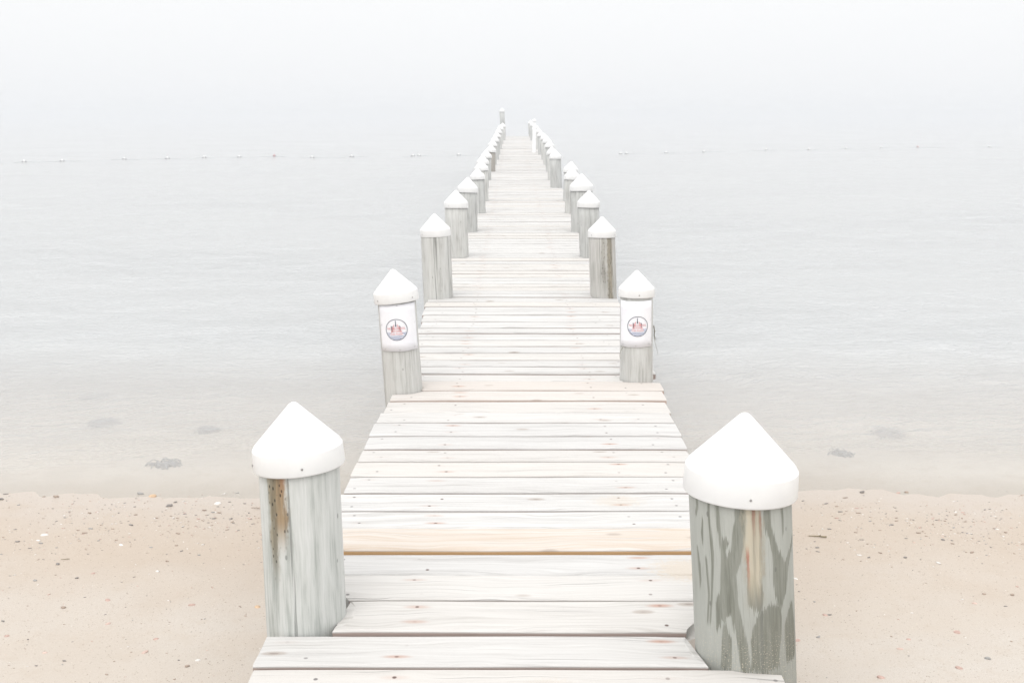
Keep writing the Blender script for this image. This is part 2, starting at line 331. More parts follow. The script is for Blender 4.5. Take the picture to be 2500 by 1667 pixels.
# ---- decking
pier = tag(empty('wooden_pier', (0, 2.4, 0)), 'long straight wooden pier of bleached white boards running out into the foggy water', 'pier')
def plank(bm, y0, y1, xl, xr, cut, fine, dz, tilt, seed):
    uvl = bm.loops.layers.uv.verify()
    vs = [0, .04, .27, .5, .73, .96, 1]
    if fine: vs = [0, .04] + [.04 + .92*k/14 for k in range(1, 14)] + [.96, 1]
    K = 15 if y0 < 11 else 7
    us = [k/(K-1) for k in range(K)]
    zt = deck_z((y0 + y1)/2); slope = (deck_z(y1) - deck_z(y0))
    grid = []; th = .038
    for v in vs:
        row = []
        yy = y0 + (y1 - y0)*v
        a, b = xl, xr
        for (cx, cy, rr, sd) in cut:
            if abs(yy - cy) < rr:
                s = math.sqrt(rr*rr - (yy - cy)**2)
                if sd < 0: a = max(a, cx + s)
                else: b = min(b, cx - s)
        for uu in us:
            x = a + (b - a)*uu
            wob = .0022*noise.noise(Vector((x*2.3, seed*7.1, v > .5))) + .0010*noise.noise(Vector((x*14, seed*3.3, 4 + (v > .5))))
            w = wob if v in (0, 1, .04, .96) else 0
            edge = -.006 if v in (0, 1) else 0
            ed2 = -.002 if uu in (0, 1) else 0
            cup = .002*math.cos(PI*2*(v - .5))*math.sin(seed)
            warp = .004*noise.noise(Vector((x*1.1, seed*5.7, 9)))
            row.append((Vector((x, yy + w, zt + dz + slope*(v - .5) + tilt*(v - .5) + edge + ed2 + cup + warp - .5*0)), x, v))
        grid.append(row)
    top = [[bm.verts.new(c[0]) for c in row] for row in grid]
    bot = [[bm.verts.new(c[0] - Vector((0, 0, th))) for c in row] for row in (grid[0], grid[-1])]
    def face(vv, uvs):
        f = bm.faces.new(vv)
        for lp, q in zip(f.loops, uvs): lp[uvl].uv = q
    V = len(vs)
    for i in range(V-1):
        for k in range(K-1):
            face((top[i][k], top[i][k+1], top[i+1][k+1], top[i+1][k]),
                 [(grid[i][k][1], vs[i]), (grid[i][k+1][1], vs[i]), (grid[i+1][k+1][1], vs[i+1]), (grid[i+1][k][1], vs[i+1])])
    for k in range(K-1):
        a, b = grid[0][k][1], grid[0][k+1][1]
        face((bot[0][k], bot[0][k+1], top[0][k+1], top[0][k]), [(a, -.25), (b, -.25), (b, 0), (a, 0)])
        a, b = grid[-1][k][1], grid[-1][k+1][1]
        face((top[-1][k], top[-1][k+1], bot[1][k+1], bot[1][k]), [(a, 1), (b, 1), (b, 1.25), (a, 1.25)])
        face((bot[0][k+1], bot[0][k], bot[1][k], bot[1][k+1]), [(b, 0), (a, 0), (a, 1), (b, 1)])
    for k in (0, K-1):
        ring = [bot[0][k]] + [top[i][k] for i in range(V)] + [bot[1][k]]
        if k == 0: ring = ring[::-1]
        x = grid[0][k][1]
        f = bm.faces.new(ring[::-1])
        for lp in f.loops: lp[uvl].uv = (x + lp.vert.co.z*.5, (lp.vert.co.y - y0)/(y1 - y0))
# board joints of the first bays as measured in the photograph, then an even run
def yy_of(py): return at_z(1250, py*1.06293, CAM_Z - DECK_DOWN).y
joints = [yy_of(q) for q in (1534.9, 1458.9, 1380.9, 1320.9, 1268.8, 1214.8, 1172, 1132, 1093.6, 1058.8, 1030.8, 1000.7, 970.7, 946, 920, 897,
                             874.1, 854.3, 836.1, 819.4, 802.7, 786.9, 772.3, 758.6, 746.5, 732.8, 719.1, 700.9)]
y = joints[0]
pre = []
while y > .5:
    y -= .178*YS; pre.append(y)
joints = pre[::-1] + joints
while joints[-1] < BENT_Y[-1] + .25: joints.append(joints[-1] + .181*YS)
bm = bmesh.new()
bm_new = [bmesh.new(), bmesh.new()]
random.seed(5)
for k, (a, b) in enumerate(zip(joints, joints[1:])):
    gap = random.uniform(.0075, .013)
    mid = (a + b)/2
    cut = []
    for d in POSTS:
        gp = (.034 if mid > d['p'].y - .1 else .004) if d['i'] == 0 else .012
        cxp = d['p'].x; R = d['r'] + gp
        if a < d['p'].y + R and b > d['p'].y - R: cut.append((cxp, d['p'].y, R, d['side']))
    mid = (a + b)/2
    xl = lerp_table(LEFT_EDGE, mid/YS) + random.gauss(0, .008)
    xr = lerp_table(RIGHT_EDGE, mid/YS) + random.gauss(0, .008)
    dz = random.gauss(0, .0011); tl = random.gauss(-.0072, .0018)
    tgt = bm
    py = mid
    if yy_of(1268.8) - .01 < mid < yy_of(1214.8) + .01: tgt = bm_new[0]; dz = .012
    elif yy_of(920) - .01 < mid < yy_of(874.1) + .01: tgt = bm_new[1]; dz = .004
    elif yy_of(1380.9) < mid < yy_of(1320.9): dz = .009
    elif yy_of(1458.9) < mid < yy_of(1380.9): dz = .012
    elif mid < yy_of(1458.9): dz = .006
    plank(tgt, a + gap/2, b - gap/2, xl, xr, cut, bool(cut), dz, tl, k + .37)
for o in (obj('decking', bm, M_DECK, pier, smooth=False),):
    o.location = (0, -2.4, 0)
o = obj('replacement_plank', bm_new[0], M_NEW, pier, smooth=False); o.location = (0, -2.4, 0); o['label'] = 'newer orange pine board across the pier'
o = obj('replacement_plank', bm_new[1], M_NEW2, pier, smooth=False); o.location = (0, -2.4, 0); o['label'] = 'pinkish newer boards beside the notice pilings'
# stringers and cross beams under the boards
for off in (-.50, .02, .52):
    bm = bmesh.new()
    ys = [joints[0] + .05] + BENT_Y
    for a, b in zip(ys, ys[1:]):
        for s in range(2):
            y0 = a + (b - a)*s/2; y1 = a + (b - a)*(s+1)/2
            c0 = (lerp_table(LEFT_EDGE, y0/YS) + lerp_table(RIGHT_EDGE, y0/YS))/2 + off; c1 = (lerp_table(LEFT_EDGE, y1/YS) + lerp_table(RIGHT_EDGE, y1/YS))/2 + off
            z0, z1 = deck_z(y0) - .052, deck_z(y1) - .052
            v = [bm.verts.new(q) for q in ((c0-.025,y0,z0-.2),(c0+.025,y0,z0-.2),(c1+.025,y1,z1-.2),(c1-.025,y1,z1-.2),(c0-.025,y0,z0),(c0+.025,y0,z0),(c1+.025,y1,z1),(c1-.025,y1,z1))]
            for q in ((3,2,1,0),(4,5,6,7),(0,1,5,4),(1,2,6,5),(2,3,7,6),(3,0,4,7)): bm.faces.new([v[k] for k in q])
    o = obj('stringer', bm, M_BEAM, pier, smooth=False); o.location = (0, -2.4, 0)
for i, (by, bz) in enumerate(BENTS):
    L, R = rows[i]
    bm = bmesh.new(); box(bm, L.x + .08, R.x - .08, by - .04, by + .04, bz - .5, bz - .26)
    o = obj('cross_beam', bm, M_BEAM, pier, smooth=False); o.location = (0, -2.4, 0)

# ---- pilings with caps
def ground_z(x, y):
    y = y/YS
    y0 = 5.43 + .17*noise.noise(Vector((x*.35, 3.3, 0))) + .075*noise.noise(Vector((x*1.1, 8.3, 0))) + .012*x
    s = y0 - y
    if s > 0: z = .055*s + .0006*s*s
    else: z = -.045*(-s) if s > -10 else -.5 - .02*(-s - 10)
    z = max(z, -2.2)
    if z > 3: z = 3
    if -4 < s < 12:
        z += (.014*noise.noise(Vector((x*1.1, y*1.6, 0))) + .012*noise.noise(Vector((x*2.7, y*3.4, 6))))*min(1, abs(s)*.8 + .1) + .004*noise.noise(Vector((x*6, y*6, 2)))
    return z
SPECIAL = {(-1, 0): ('pale grey piling with a brown rotten streak under a tipped white cone cap, left foreground', M_POST_A),
           (1, 0): ('thickest piling, dark striped grain under a white cone cap, right foreground', M_POST_B),
           (-1, 1): ('left piling carrying a paper notice under a cap tipped to the left', M_POST),
           (1, 1): ('right piling carrying a paper notice with dry straw stuck beside it', M_POST),
           (1, 2): ('piling stained brown down its right side, just beyond the right notice', M_POST_C),
           (-1, 2): ('grey piling directly beyond the left notice, with small insect holes', M_POST),
           (-1, 9): ('slim tan brown piling, tenth from the beach in the left row', M_POST_D),
           (-1, 8): ('dark grey piling, ninth from the beach in the left row', M_POST_E),
           (-1, 16): ('tallest piling, standing above the horizon at the far left end of the pier', M_POST_E),
           (1, 16): ('last white-capped piling at the far right end of the pier', M_POST_E),
           (1, 7): ('grey piling standing inward of its neighbours, eighth in the right row', M_POST_E)}
ROOTS = {}
for d in POSTS:
    i, sd = d['i'], d['side']
    p = d['p']; r, rc, h = d['r'], d['rc'], d['h']
    zt = deck_z(p.y)
    root = empty('piling', p, (0, d['lean'], 0)); ROOTS[(sd, i)] = root
    lab, mt = SPECIAL.get((sd, i), ('white-capped grey piling, %s from the beach in the %s row' % (ORD[i], 'left' if sd < 0 else 'right'), random.choice([M_POST, M_POST, M_POST_E])))
    tag(root, lab, 'piling', 'pilings along both sides of the pier')
    cone = rc*1.04; skirt = rc*.47
    capbase = h - .931*cone - skirt
    zlow = ground_z(p.x, p.y) - p.z - .4
    seg = 56 if i < 3 else (32 if i < 8 else 20)
    nz = 26 if i < 3 else 10
    sx = random.uniform(0, 99)
    top = capbase + skirt*.75
    prof = [(r*(1.03 - .05*(k/nz)), zlow + (top - zlow)*k/nz) for k in range(nz + 1)]
    bm = bmesh.new()
    lathe(bm, prof, seg, wob=lambda a, z: r*(.022*noise.noise(Vector((math.sin(a)*1.2 + sx, math.cos(a)*1.2, z*.7))) + .008*noise.noise(Vector((math.sin(a)*5 + sx, math.cos(a)*5, z*1.2)))), close_top=True)
    obj('post', bm, mt, root)
    # cap: hollow skirt, rounded shoulder, cone with a blunt tip
    pr = [(rc*.955, -.0), (rc*.985, -.0), (rc*1.0, skirt*.06), (rc*.985, skirt*.95)]
    for k in range(1, 6):
        t = k/5
        pr.append((rc*(.985 - .02*t*t), skirt*(.95 + .06*t)))
    for k in range(0, 6):
        t = k/5
        pr.append((rc*(.945 - .825*t), skirt + cone*(.055 + .82*t)))
    for rr_, zz_ in ((.095, .895), (.065, .915), (.035, .927), (.004, .931)): pr.append((rc*rr_, skirt + cone*zz_))
    bm = bmesh.new(); lathe(bm, pr, seg + 8, close_top=True)
    tilt = d['tilt'] if i < 6 else d['tilt']
    cap = obj('cap', bm, M_CAP, root); cap.location = (0, 0, capbase); cap.rotation_euler = (random.gauss(-.05, .015), tilt - d['lean'], 0)
    if i < 4:
        angs = {(-1, 0): (-1.18, .28), (1, 0): (-.05,), (-1, 1): (-.85, .9), (1, 1): (.03,), (-1, 2): (-.95,), (1, 2): (.95, -.9), (1, 3): (1.0,), (-1, 3): (-.6,)}[(sd, i)]
        for a in angs:
            bm = bmesh.new()
            bmesh.ops.create_uvsphere(bm, u_segments=8, v_segments=5, radius=.0042)
            s = obj('screw', bm, M_SCREW, cap); s.location = (rc*.998*math.sin(a), -rc*.998*math.cos(a), skirt*.36)

# ---- slim white plastic pole near the far right end
p = at_depth(1304, 370, 31.2*YS); q = at_y(1303.5, 292, p.y)
pole = tag(empty('plastic_pole', p), 'slim plain white plastic pole among the far right pilings', 'pole')
bm = bmesh.new(); lathe(bm, [(.07, -2.0), (.07, (q - p).length - .03)], 20, close_top=True); obj('pipe', bm, M_CAP, pole)
bm = bmesh.new(); hh = (q - p).length; lathe(bm, [(.08, hh - .09), (.082, hh - .03), (.06, hh), (.02, hh + .012)], 20, close_top=True); obj('end_cap', bm, M_CAP, pole)

# ---- the two paper notices
def text_mesh(body):
    cu = bpy.data.curves.new('lettering', 'FONT'); cu.body = body; cu.size = 1; cu.align_x = 'CENTER'; cu.align_y = 'CENTER'; cu.resolution_u = 2
    t = bpy.data.objects.new('lettering', cu); COL.objects.link(t)
    me = bpy.data.meshes.new_from_object(t)
    bpy.data.objects.remove(t); bpy.data.curves.remove(cu)
    return me
def notice(sd, px_left, px_right, py_top, py_bot, ecx, ecy, er, label):
    d = [q for q in POSTS if q['side'] == sd and q['i'] == 1][0]
    r = d['r']*1.035; p = d['p']; root_p = ROOTS[(sd, 1)]
    yf = p.y - r
    inv = Vector((math.sin(d['lean']), 0, math.cos(d['lean'])))
    def loc(px, py):
        w = at_y(px, py, yf) - p
        z = w.dot(inv); x = w.x*math.cos(d['lean']) - w.z*math.sin(d['lean'])
        return x, z
    ex, ez = loc(ecx, ecy)
    _, zt = loc((px_left + px_right)/2, py_top); _, zb = loc((px_left + px_right)/2, py_bot)
    scale = (yf/ray(ecx, ecy).y)/FPX
    al = math.asin(max(-.93, (px_left - ecx)*scale/r + ex/r)); ar = math.asin(min(.93, (px_right - ecx)*scale/r + ex/r))
    root = tag(empty('notice_sign', p + inv*ez, (0, d['lean'], 0)), label, 'sign', 'paper notices wrapped round pilings')
    def bend(x, z, lift): 
        a = x/r; return Vector(((r + lift)*math.sin(a), -(r + lift)*math.cos(a), z))
    bm = bmesh.new(); n = 20; rowsv = []
    for lift in (.0015, .0025):
        g2 = [[bm.verts.new(bend(r*(al + (ar - al)*k/n) , (zb - ez) + (zt - zb)*j/6 + .0008*math.sin(k*.9), lift + .0006*abs(math.sin(k*1.3 + j)) + (.003 if j == 0 and k in (0, n) else 0))) for k in range(n+1)] for j in range(7)]
        rowsv.append(g2)
    for li, g2 in enumerate(rowsv):
        for j in range(6):
            for k in range(n):
                q = (g2[j][k], g2[j][k+1], g2[j+1][k+1], g2[j+1][k]); bm.faces.new(q if li else q[::-1])
    A, B = rowsv
    for j in range(6):
        bm.faces.new((A[j][0], B[j][0], B[j+1][0], A[j+1][0])); bm.faces.new((B[j][n], A[j][n], A[j+1][n], B[j+1][n]))
    for k in range(n):
        bm.faces.new((B[0][k], A[0][k], A[0][k+1], B[0][k+1])); bm.faces.new((A[6][k], B[6][k], B[6][k+1], A[6][k+1]))
    obj('paper', bm, M_PAPER, root)
    E = er*scale; x0 = ex; LIFT = .0055
    def poly(bm, pts, lift=LIFT, mi=0):
        f = bm.faces.new([bm.verts.new(bend(x0 + x*E, z*E, lift)) for x, z in pts]); f.material_index = mi
    def stroke(bm, pts, w, lift=LIFT, mi=0):
        for (xa, za), (xb, zb2) in zip(pts, pts[1:]):
            dx, dz = xb - xa, zb2 - za; l = math.hypot(dx, dz) or 1; ox, oz = -dz/l*w/2, dx/l*w/2
            poly(bm, [(xa - ox, za - oz), (xb - ox, zb2 - oz), (xb + ox, zb2 + oz), (xa + ox, za + oz)], lift, mi)
    bm = bmesh.new(); stroke(bm, [(math.cos(2*PI*k/48), math.sin(2*PI*k/48)) for k in range(49)], .052); obj('ring', bm, M_INK_DARK, root)
    bm = bmesh.new()
    poly(bm, [(-.40, .0), (.34, .0), (.34, .29), (-.40, .29)], LIFT - .0012, 1)
    poly(bm, [(-.52, -.30), (.46, -.30), (.36, -.02), (-.42, -.02)], LIFT - .0012, 1)
    stroke(bm, [(-.04, .88), (-.04, .32)], .055); poly(bm, [(-.10, .32), (.03, .32), (-.02, .70), (-.05, .70)])
    for sx in (-.44, .36):
        stroke(bm, [(sx, .30), (sx + .03*(1 if sx < 0 else -1), -.10)], .06); stroke(bm, [(sx - .06, .36), (sx, .30), (sx + .12*(1 if sx < 0 else -1), .36)], .04)
    poly(bm, [(-.28, .31), (-.20, .31), (-.18, .56)], LIFT, 2); poly(bm, [(.12, .31), (.21, .31), (.10, .56)], LIFT, 2)
    for k in range(4): stroke(bm, [(-.38, .06 + .07*k), (.32, .06 + .07*k)], .014, LIFT - .0006, 2)
    obj('ship_drawing', bm, [M_INK_DARK, M_INK_PINK, M_INK_RED], root)
    bm = bmesh.new()
    for z, xs in ((-.32, ((-.90, -.56), (.52, .90))), (-.46, ((-.84, -.62), (.60, .84))), (-.62, ((-.74, .74),)), (-.76, ((-.60, .60),)), (-.89, ((-.36, .36),))):
        for xa, xb in xs:
            nn = max(6, int((xb - xa)*26)); stroke(bm, [(xa + (xb - xa)*k/nn, z + .025*math.sin(k*1.25)) for k in range(nn+1)], .038)
    obj('wave_lines', bm, M_INK_BLUE, root)
    bm = bmesh.new()
    for body, zc, wd, hh in (('NO ALCOHOL', .12, 1.66, .20), ('BEYOND', -.14, .98, .20), ('THIS POINT', -.42, 1.20, .17)):
        me = text_mesh(body)
        xs = [v.co.x for v in me.vertices]; ys = [v.co.y for v in me.vertices]
        cx_, cy_ = (max(xs) + min(xs))/2, (max(ys) + min(ys))/2; w_, h_ = max(xs) - min(xs), max(ys) - min(ys)
        vs = [bm.verts.new(bend(x0 + (v.co.x - cx_)/w_*wd*E, (zc + (v.co.y - cy_)/h_*hh)*E, LIFT + .0008)) for v in me.vertices]
        for pl in me.polygons:
            try: bm.faces.new([vs[k] for k in pl.vertices])
            except ValueError: pass
        bpy.data.meshes.remove(me)
    obj('lettering', bm, M_INK_RED, root)
    for fx, fz in ((.12, .04), (.5, .03), (.88, .06), (.06, .56), (.94, .58), (.5, .97)):
        bm = bmesh.new(); c = bend(r*(al + (ar - al)*fx), (zb - ez) + (zt - zb)*fz, .0045)
        tube(bm, [bend(r*(al + (ar - al)*fx) - .005, c.z, .0045), bend(r*(al + (ar - al)*fx) + .005, c.z + .001, .0045)], .0009)
        obj('staple', bm, M_SCREW, root)
    return root, d, r
notice(-1, 928, 1013, 743, 858, 968, 805, 26, 'white paper notice with round ship emblem on the left piling')
_, dR, rR = notice(1, 1519, 1592, 736, 848, 1557, 797, 24.5, 'white paper notice with round ship emblem on the right piling')

# dry straw caught beside the right notice
bm = bmesh.new()
pp = lambda px, py, dy=0: at_y(px, py, dR['p'].y - .03 + dy)
tube(bm, [pp(1596, 795), pp(1597.5, 806), pp(1597, 822)], .0045, .003)
for a in (((1597, 820), (1600, 830), (1604, 834), (1608, 833)), ((1597, 822), (1599, 836), (1603, 850), (1606.5, 864)), ((1597, 818), (1601, 826), (1606, 829)), ((1596, 800), (1600, 808), (1597, 815))):
    tube(bm, [pp(*q, -.004*k) for k, q in enumerate(a)], .0018, .0009, 5)
tag(obj('dry_straw', bm, M_STRAW), 'tuft of dry straw stuck to the right edge of the right notice', 'straw')
bm = bmesh.new()
pq = lambda px, py: at_y(px, py, dR['p'].y - dR['r']*.82)
tube(bm, [pq(1522, 846), pq(1516, 855), pq(1513, 868), pq(1515, 876)], .0018, .0012, 5)
tag(obj('dry_straw', bm, M_STRAW), 'single curved straw stem hanging below the left corner of the right notice', 'straw')

# ------------------------------------------------------------------ ground: beach running down under the water
def axis(step_list):
    out = [0]
    for lim, st in step_list:
        while out[-1] < lim: out.append(out[-1] + st)
    return out
xs = axis([(4.5, .06), (9, .15), (30, 1.5), (120, 12), (2600, 300)]); xs = [-x for x in xs[:0:-1]] + xs
ys = [-2600, -1200, -500, -200, -80, -30, -12, -5, -2, 0, .5, 1, 1.4] + [1.6 + .07*k for k in range(125)] + [10.5, 11.5, 13, 15, 20, 30, 50, 90, 160, 300, 600, 1200, 2600]
bm = bmesh.new()
gv = [[bm.verts.new((x, y, ground_z(x, y))) for x in xs] for y in ys]
for j in range(len(ys)-1):
    for i in range(len(xs)-1): bm.faces.new((gv[j][i], gv[j][i+1], gv[j+1][i+1], gv[j+1][i]))
g = G('beach_sand')
pos = g.n('NewGeometry').outputs['Position']; sp = g.n('SeparateXYZ', {0: pos})
big = g.noise(pos, .9, 4, .6); mid = g.noise(pos, 7, 4, .6); fin = g.noise(pos, 220, 3, .75); band = g.noise(g.xyz(g.math('MULTIPLY', sp.outputs[0], .25), g.math('MULTIPLY', sp.outputs[1], 1.6), 0), 1, 3, .6)
dry = g.mix(g.mr(fin, .3, .7), (.455, .41, .36), (.58, .54, .497))
dry = g.mix(g.math('MULTIPLY', g.mr(band, .40, .62), .38), dry, (.49, .42, .35))
dry = g.mix(g.math('MULTIPLY', g.mr(mid, .45, .7), .18), dry, (.55, .50, .44))
damp = g.mr(g.math('ADD', sp.outputs[2], g.math('MULTIPLY', g.math('SUBTRACT', big, .5), .08)), .12, .035)
col = g.mix(g.math('MULTIPLY', damp, .75), dry, (.462, .385, .315))
wet = g.mr(g.math('ADD', sp.outputs[2], g.math('MULTIPLY', g.math('SUBTRACT', mid, .5), .016)), .034, .0)
col = g.mix(g.math('MULTIPLY', wet, .75), col, (.465, .41, .362))
col = g.mix(g.mr(sp.outputs[2], .003, -.03), col, (.68, .635, .59))  # seabed painted paler than dry sand to offset light lost through the water
spk = g.noise(pos, 75, 2, .6)
col = g.mix(g.math('MULTIPLY', g.mr(spk, .62, .70), .35), col, (.36, .28, .215))
col = g.mix(g.math('MULTIPLY', g.mr(mid, .52, .68), .22), col, (.43, .355, .285))
gr = g.n('TexVoronoi', {'Vector': pos, 'Scale': 95.0}, feature='F1')
gsel = g.mr(g.n('SeparateColor', {0: gr.outputs['Color']}).outputs[0], .80, .84)
gm = g.math('MULTIPLY', g.mr(gr.outputs['Distance'], .38, .25), gsel)
col = g.mix(g.math('MULTIPLY', gm, .8), col, g.mix(g.n('SeparateColor', {0: gr.outputs['Color']}).outputs[1], (.20, .14, .10), (.62, .56, .48)))
rough = g.math('SUBTRACT', .92, g.math('MULTIPLY', wet, .55))
g.principled(col, rough, g.bump(g.math('ADD', g.math('MULTIPLY', fin, .6), g.math('MULTIPLY', mid, .6)), g.math('SUBTRACT', .4, g.math('MULTIPLY', wet, .32)), .006), **{'Specular IOR Level': .3})
obj('beach', bm, g.m, kind='structure')

# ------------------------------------------------------------------ water
bm = bmesh.new()
wx = [-2590, -300, -60, -20, 0, 20, 60, 300, 2590]; wy = [4.8, 6, 9, 14, 25, 60, 160, 500, 2590]
gv = [[bm.verts.new((x, y, 0)) for x in wx] for y in wy]
for j in range(len(wy)-1):
    for i in range(len(wx)-1): bm.faces.new((gv[j][i], gv[j][i+1], gv[j+1][i+1], gv[j+1][i]))
g = G('shallow_water')
pos = g.n('NewGeometry').outputs['Position']; sp = g.n('SeparateXYZ', {0: pos}); X, Y = sp.outputs[0], g.math('DIVIDE', sp.outputs[1], YS)
yr = g.math('ADD', Y, g.math('MULTIPLY', X, -.10)); 
warp = g.math('MULTIPLY', g.noise(g.xyz(g.math('MULTIPLY', X, .5), g.math('MULTIPLY', Y, .7), 0), 1, 2), .8)
w1 = g.noise(g.xyz(g.math('MULTIPLY', X, 4.2), g.math('MULTIPLY', g.math('ADD', yr, warp), 12.5), 0), 1, 4, .6, .4)
w2 = g.noise(g.xyz(g.math('MULTIPLY', X, .7), g.math('MULTIPLY', yr, 2.4), 4.0), 1, 3, .55, .5)
w3 = g.noise(g.xyz(g.math('MULTIPLY', X, 15), g.math('MULTIPLY', g.math('ADD', yr, warp), 40), 7.0), 1, 3, .6, .3)
patch = g.noise(g.xyz(g.math('MULTIPLY', X, .10), g.math('MULTIPLY', Y, .22), 2.0), 1, 3, .6)
hgt = g.math('ADD', g.math('ADD', g.math('MULTIPLY', w1, .9), g.math('MULTIPLY', w2, .9)), g.math('MULTIPLY', w3, .35))
calm = g.mr(Y, 5.2, 8.5, .25, 1.0)
bmp = g.bump(hgt, g.math('MULTIPLY', calm, g.mr(patch, .3, .7, .45, .95)), .085)
turb = g.mr(g.math('ADD', Y, g.math('MULTIPLY', g.math('SUBTRACT', patch, .5), 3.0)), 5.3, 9.0, .12, .95, False)
murk = g.mix(g.mr(patch, .3, .7), (.485, .493, .493), (.525, .535, .54))
murk = g.mix(g.mr(Y, 5.2, 9.7), (.82, .765, .71), murk)  # sandy inshore murk, its colour brightened to make up for light lost in the shallows
tr = g.n('BsdfTransparent', {0: (.93, .94, .93, 1)}).outputs[0]
df = g.n('BsdfDiffuse', {0: murk, 'Normal': bmp}).outputs[0]
body = g.n('MixShader', {0: turb, 1: tr, 2: df}).outputs[0]
gl = g.n('BsdfGlossy', {0: (.97, .97, .97, 1), 'Roughness': .10, 'Normal': bmp}).outputs[0]
fr = g.n('Fresnel', {'IOR': 1.33, 'Normal': bmp}).outputs[0]
edge = g.mr(Y, 5.2, 6.6, .25, 1.0)
sh = g.n('MixShader', {0: g.math('MULTIPLY', fr, edge), 1: body, 2: gl}).outputs[0]
g.nt.links.new(sh, g.out.inputs[0])
obj('water', bm, g.m, kind='structure')

# ------------------------------------------------------------------ float lines
M_FLOAT = plain('float_white', (.80, .80, .80), .45)
M_FLOAT_END = plain('float_end', (.34, .335, .35), .5)
M_FLOAT_RED = plain('float_faded_red', (.50, .25, .25), .5)
M_ROPE = plain('rope', (.50, .51, .54), .9)
LL = [(59, 395.8), (151.6, 394), (303.4, 389.3), (409, 387.6), (498.5, 385.6), (584, 384), (670, 382), (762.4, 385.7), (858.5, 383.2), (1008, 381.5), (1022.6, 381.3), (1119.7, 379.3)]
RL = [(1514.8, 376.3), (1529, 376), (1625.7, 374), (1718, 371.7), (1870, 367), (1975, 366), (2065, 363.5), (2150.7, 362), (2240, 360), (2415, 359.5)]
for name, T, prev in (('left', LL, 'on the float line left of the pier'), ('right', RL, 'on the float line right of the pier')):
    pts = [at_z(px, py, .02) for px, py in T]
    for k, p in enumerate(pts):
        q = pts[min(k+1, len(pts)-1)]; q0 = pts[max(k-1, 0)]
        ang = math.atan2((q - q0).y, (q - q0).x)
        faded = (name == 'left' and k == 6) or (name == 'right' and k in (8,))
        root = tag(empty('float', (p.x, p.y, .03), (0, 0, ang)), ('faded reddish float, %s from the left ' if faded else 'small white float, %s from the left ') % ORD[k] + prev, 'float', 'floats on the swimming line')
        L = .07
        bm = bmesh.new()
        prof = [(.02, -L*1.0), (.07, -L*.9), (.088, -L*.5), (.092, 0), (.088, L*.5), (.07, L*.9), (.02, L*1.0)]
        lathe(bm, prof, 14)
        for v in bm.verts: v.co = Vector((v.co.z, v.co.y, v.co.x + .03))
        bmesh.ops.reverse_faces(bm, faces=bm.faces[:])
        obj('float_body', bm, M_FLOAT_RED if faded else M_FLOAT, root)
        for s in (-1, 1):
            bm = bmesh.new(); lathe(bm, [(.03, 0), (.052, .01), (.055, .045), (.03, .07)], 12, close_top=True, close_bottom=True)
            for v in bm.verts: v.co = Vector((s*(v.co.z + L*.93), v.co.y, v.co.x + .012))
            obj('end_collar', bm, M_FLOAT_END, root)
    # slack rope between the floats, mostly just awash
    bm = bmesh.new()
    a = pts[0] + (pts[0] - pts[1])*.9; b = pts[-1] + (pts[-1] - pts[-2])*.9
    ch = [a] + pts + [b]; path = []
    for u0, u1 in zip(ch, ch[1:]):
        for t in range(8):
            f = t/8; q = u0.lerp(u1, f); q.z = .022 - .034*math.sin(PI*f)*random.uniform(.4, 1.0); path.append(q)
    tube(bm, path, .010, .010, 6)
    tag(obj('float_rope', bm, M_ROPE), 'thin dark rope at the water surface ' + ('left of the pier' if name == 'left' else 'right of the pier'), 'rope', 'ropes of the swimming line')

# ------------------------------------------------------------------ seaweed under the shallow water
M_WEED = plain('seaweed', (.40, .42, .46), .9)
for px, py, w, lab in ((397, 1131, .17, 'dark seaweed clump under the shallows nearest the left shoreline'), (250, 1034, .22, 'faint seaweed patch in the left shallows beyond the nearest clump'),
                       (228, 965, .24, 'faint seaweed patch at the far left of the shallows'), (428, 823, .30, 'faint seaweed patch well out left of the pier'),
                       (1928, 898, .30, 'faint seaweed patch off the right side of the pier'), (2160, 1051, .24, 'dark seaweed clump in the middle of the right shallows'),
                       (2472, 890, .26, 'faint seaweed patch at the right edge of the water'), (505, 1047, .14, 'small seaweed tuft behind the near left piling cap'),
                       (2052, 1103, .12, 'small seaweed tuft between the right shoreline and the middle clump')):
    random.seed(int(px))
    c = at_z(px, py, -.03)
    gz = ground_z(c.x, c.y)
    c = at_z(px, py, max(gz + .02, -.12)); gz = ground_z(c.x, c.y)
    bm = bmesh.new()
    tips = [Vector((c.x, c.y, gz))]
    for k in range(150):                        # fronds branch from one another, so the clump hangs together
        st = random.choice(tips[-40:] + tips[:25]).copy(); st.z = gz + .002
        dr = Vector((random.gauss(.05, .55), random.gauss(0, .42), 0)); dr = dr.normalized()*random.uniform(.05, .12)*(w/.2)**.5
        hz = max(.004, min(-.010 - gz, random.uniform(.008, .035)))
        en = st + dr
        if (Vector(((en.x - c.x)/w, (en.y - c.y)/(w*1.1)))).length > random.uniform(.5, 1.05): continue
        tube(bm, [st, st + dr*.5 + Vector((random.gauss(0, .006), random.gauss(0, .006), hz)), en + Vector((0, 0, .002))], .0042, .0030, 4)
        tips.append(en)
    tag(obj('seaweed_clump', bm, M_WEED), lab, 'seaweed', 'seaweed clumps in the shallows')

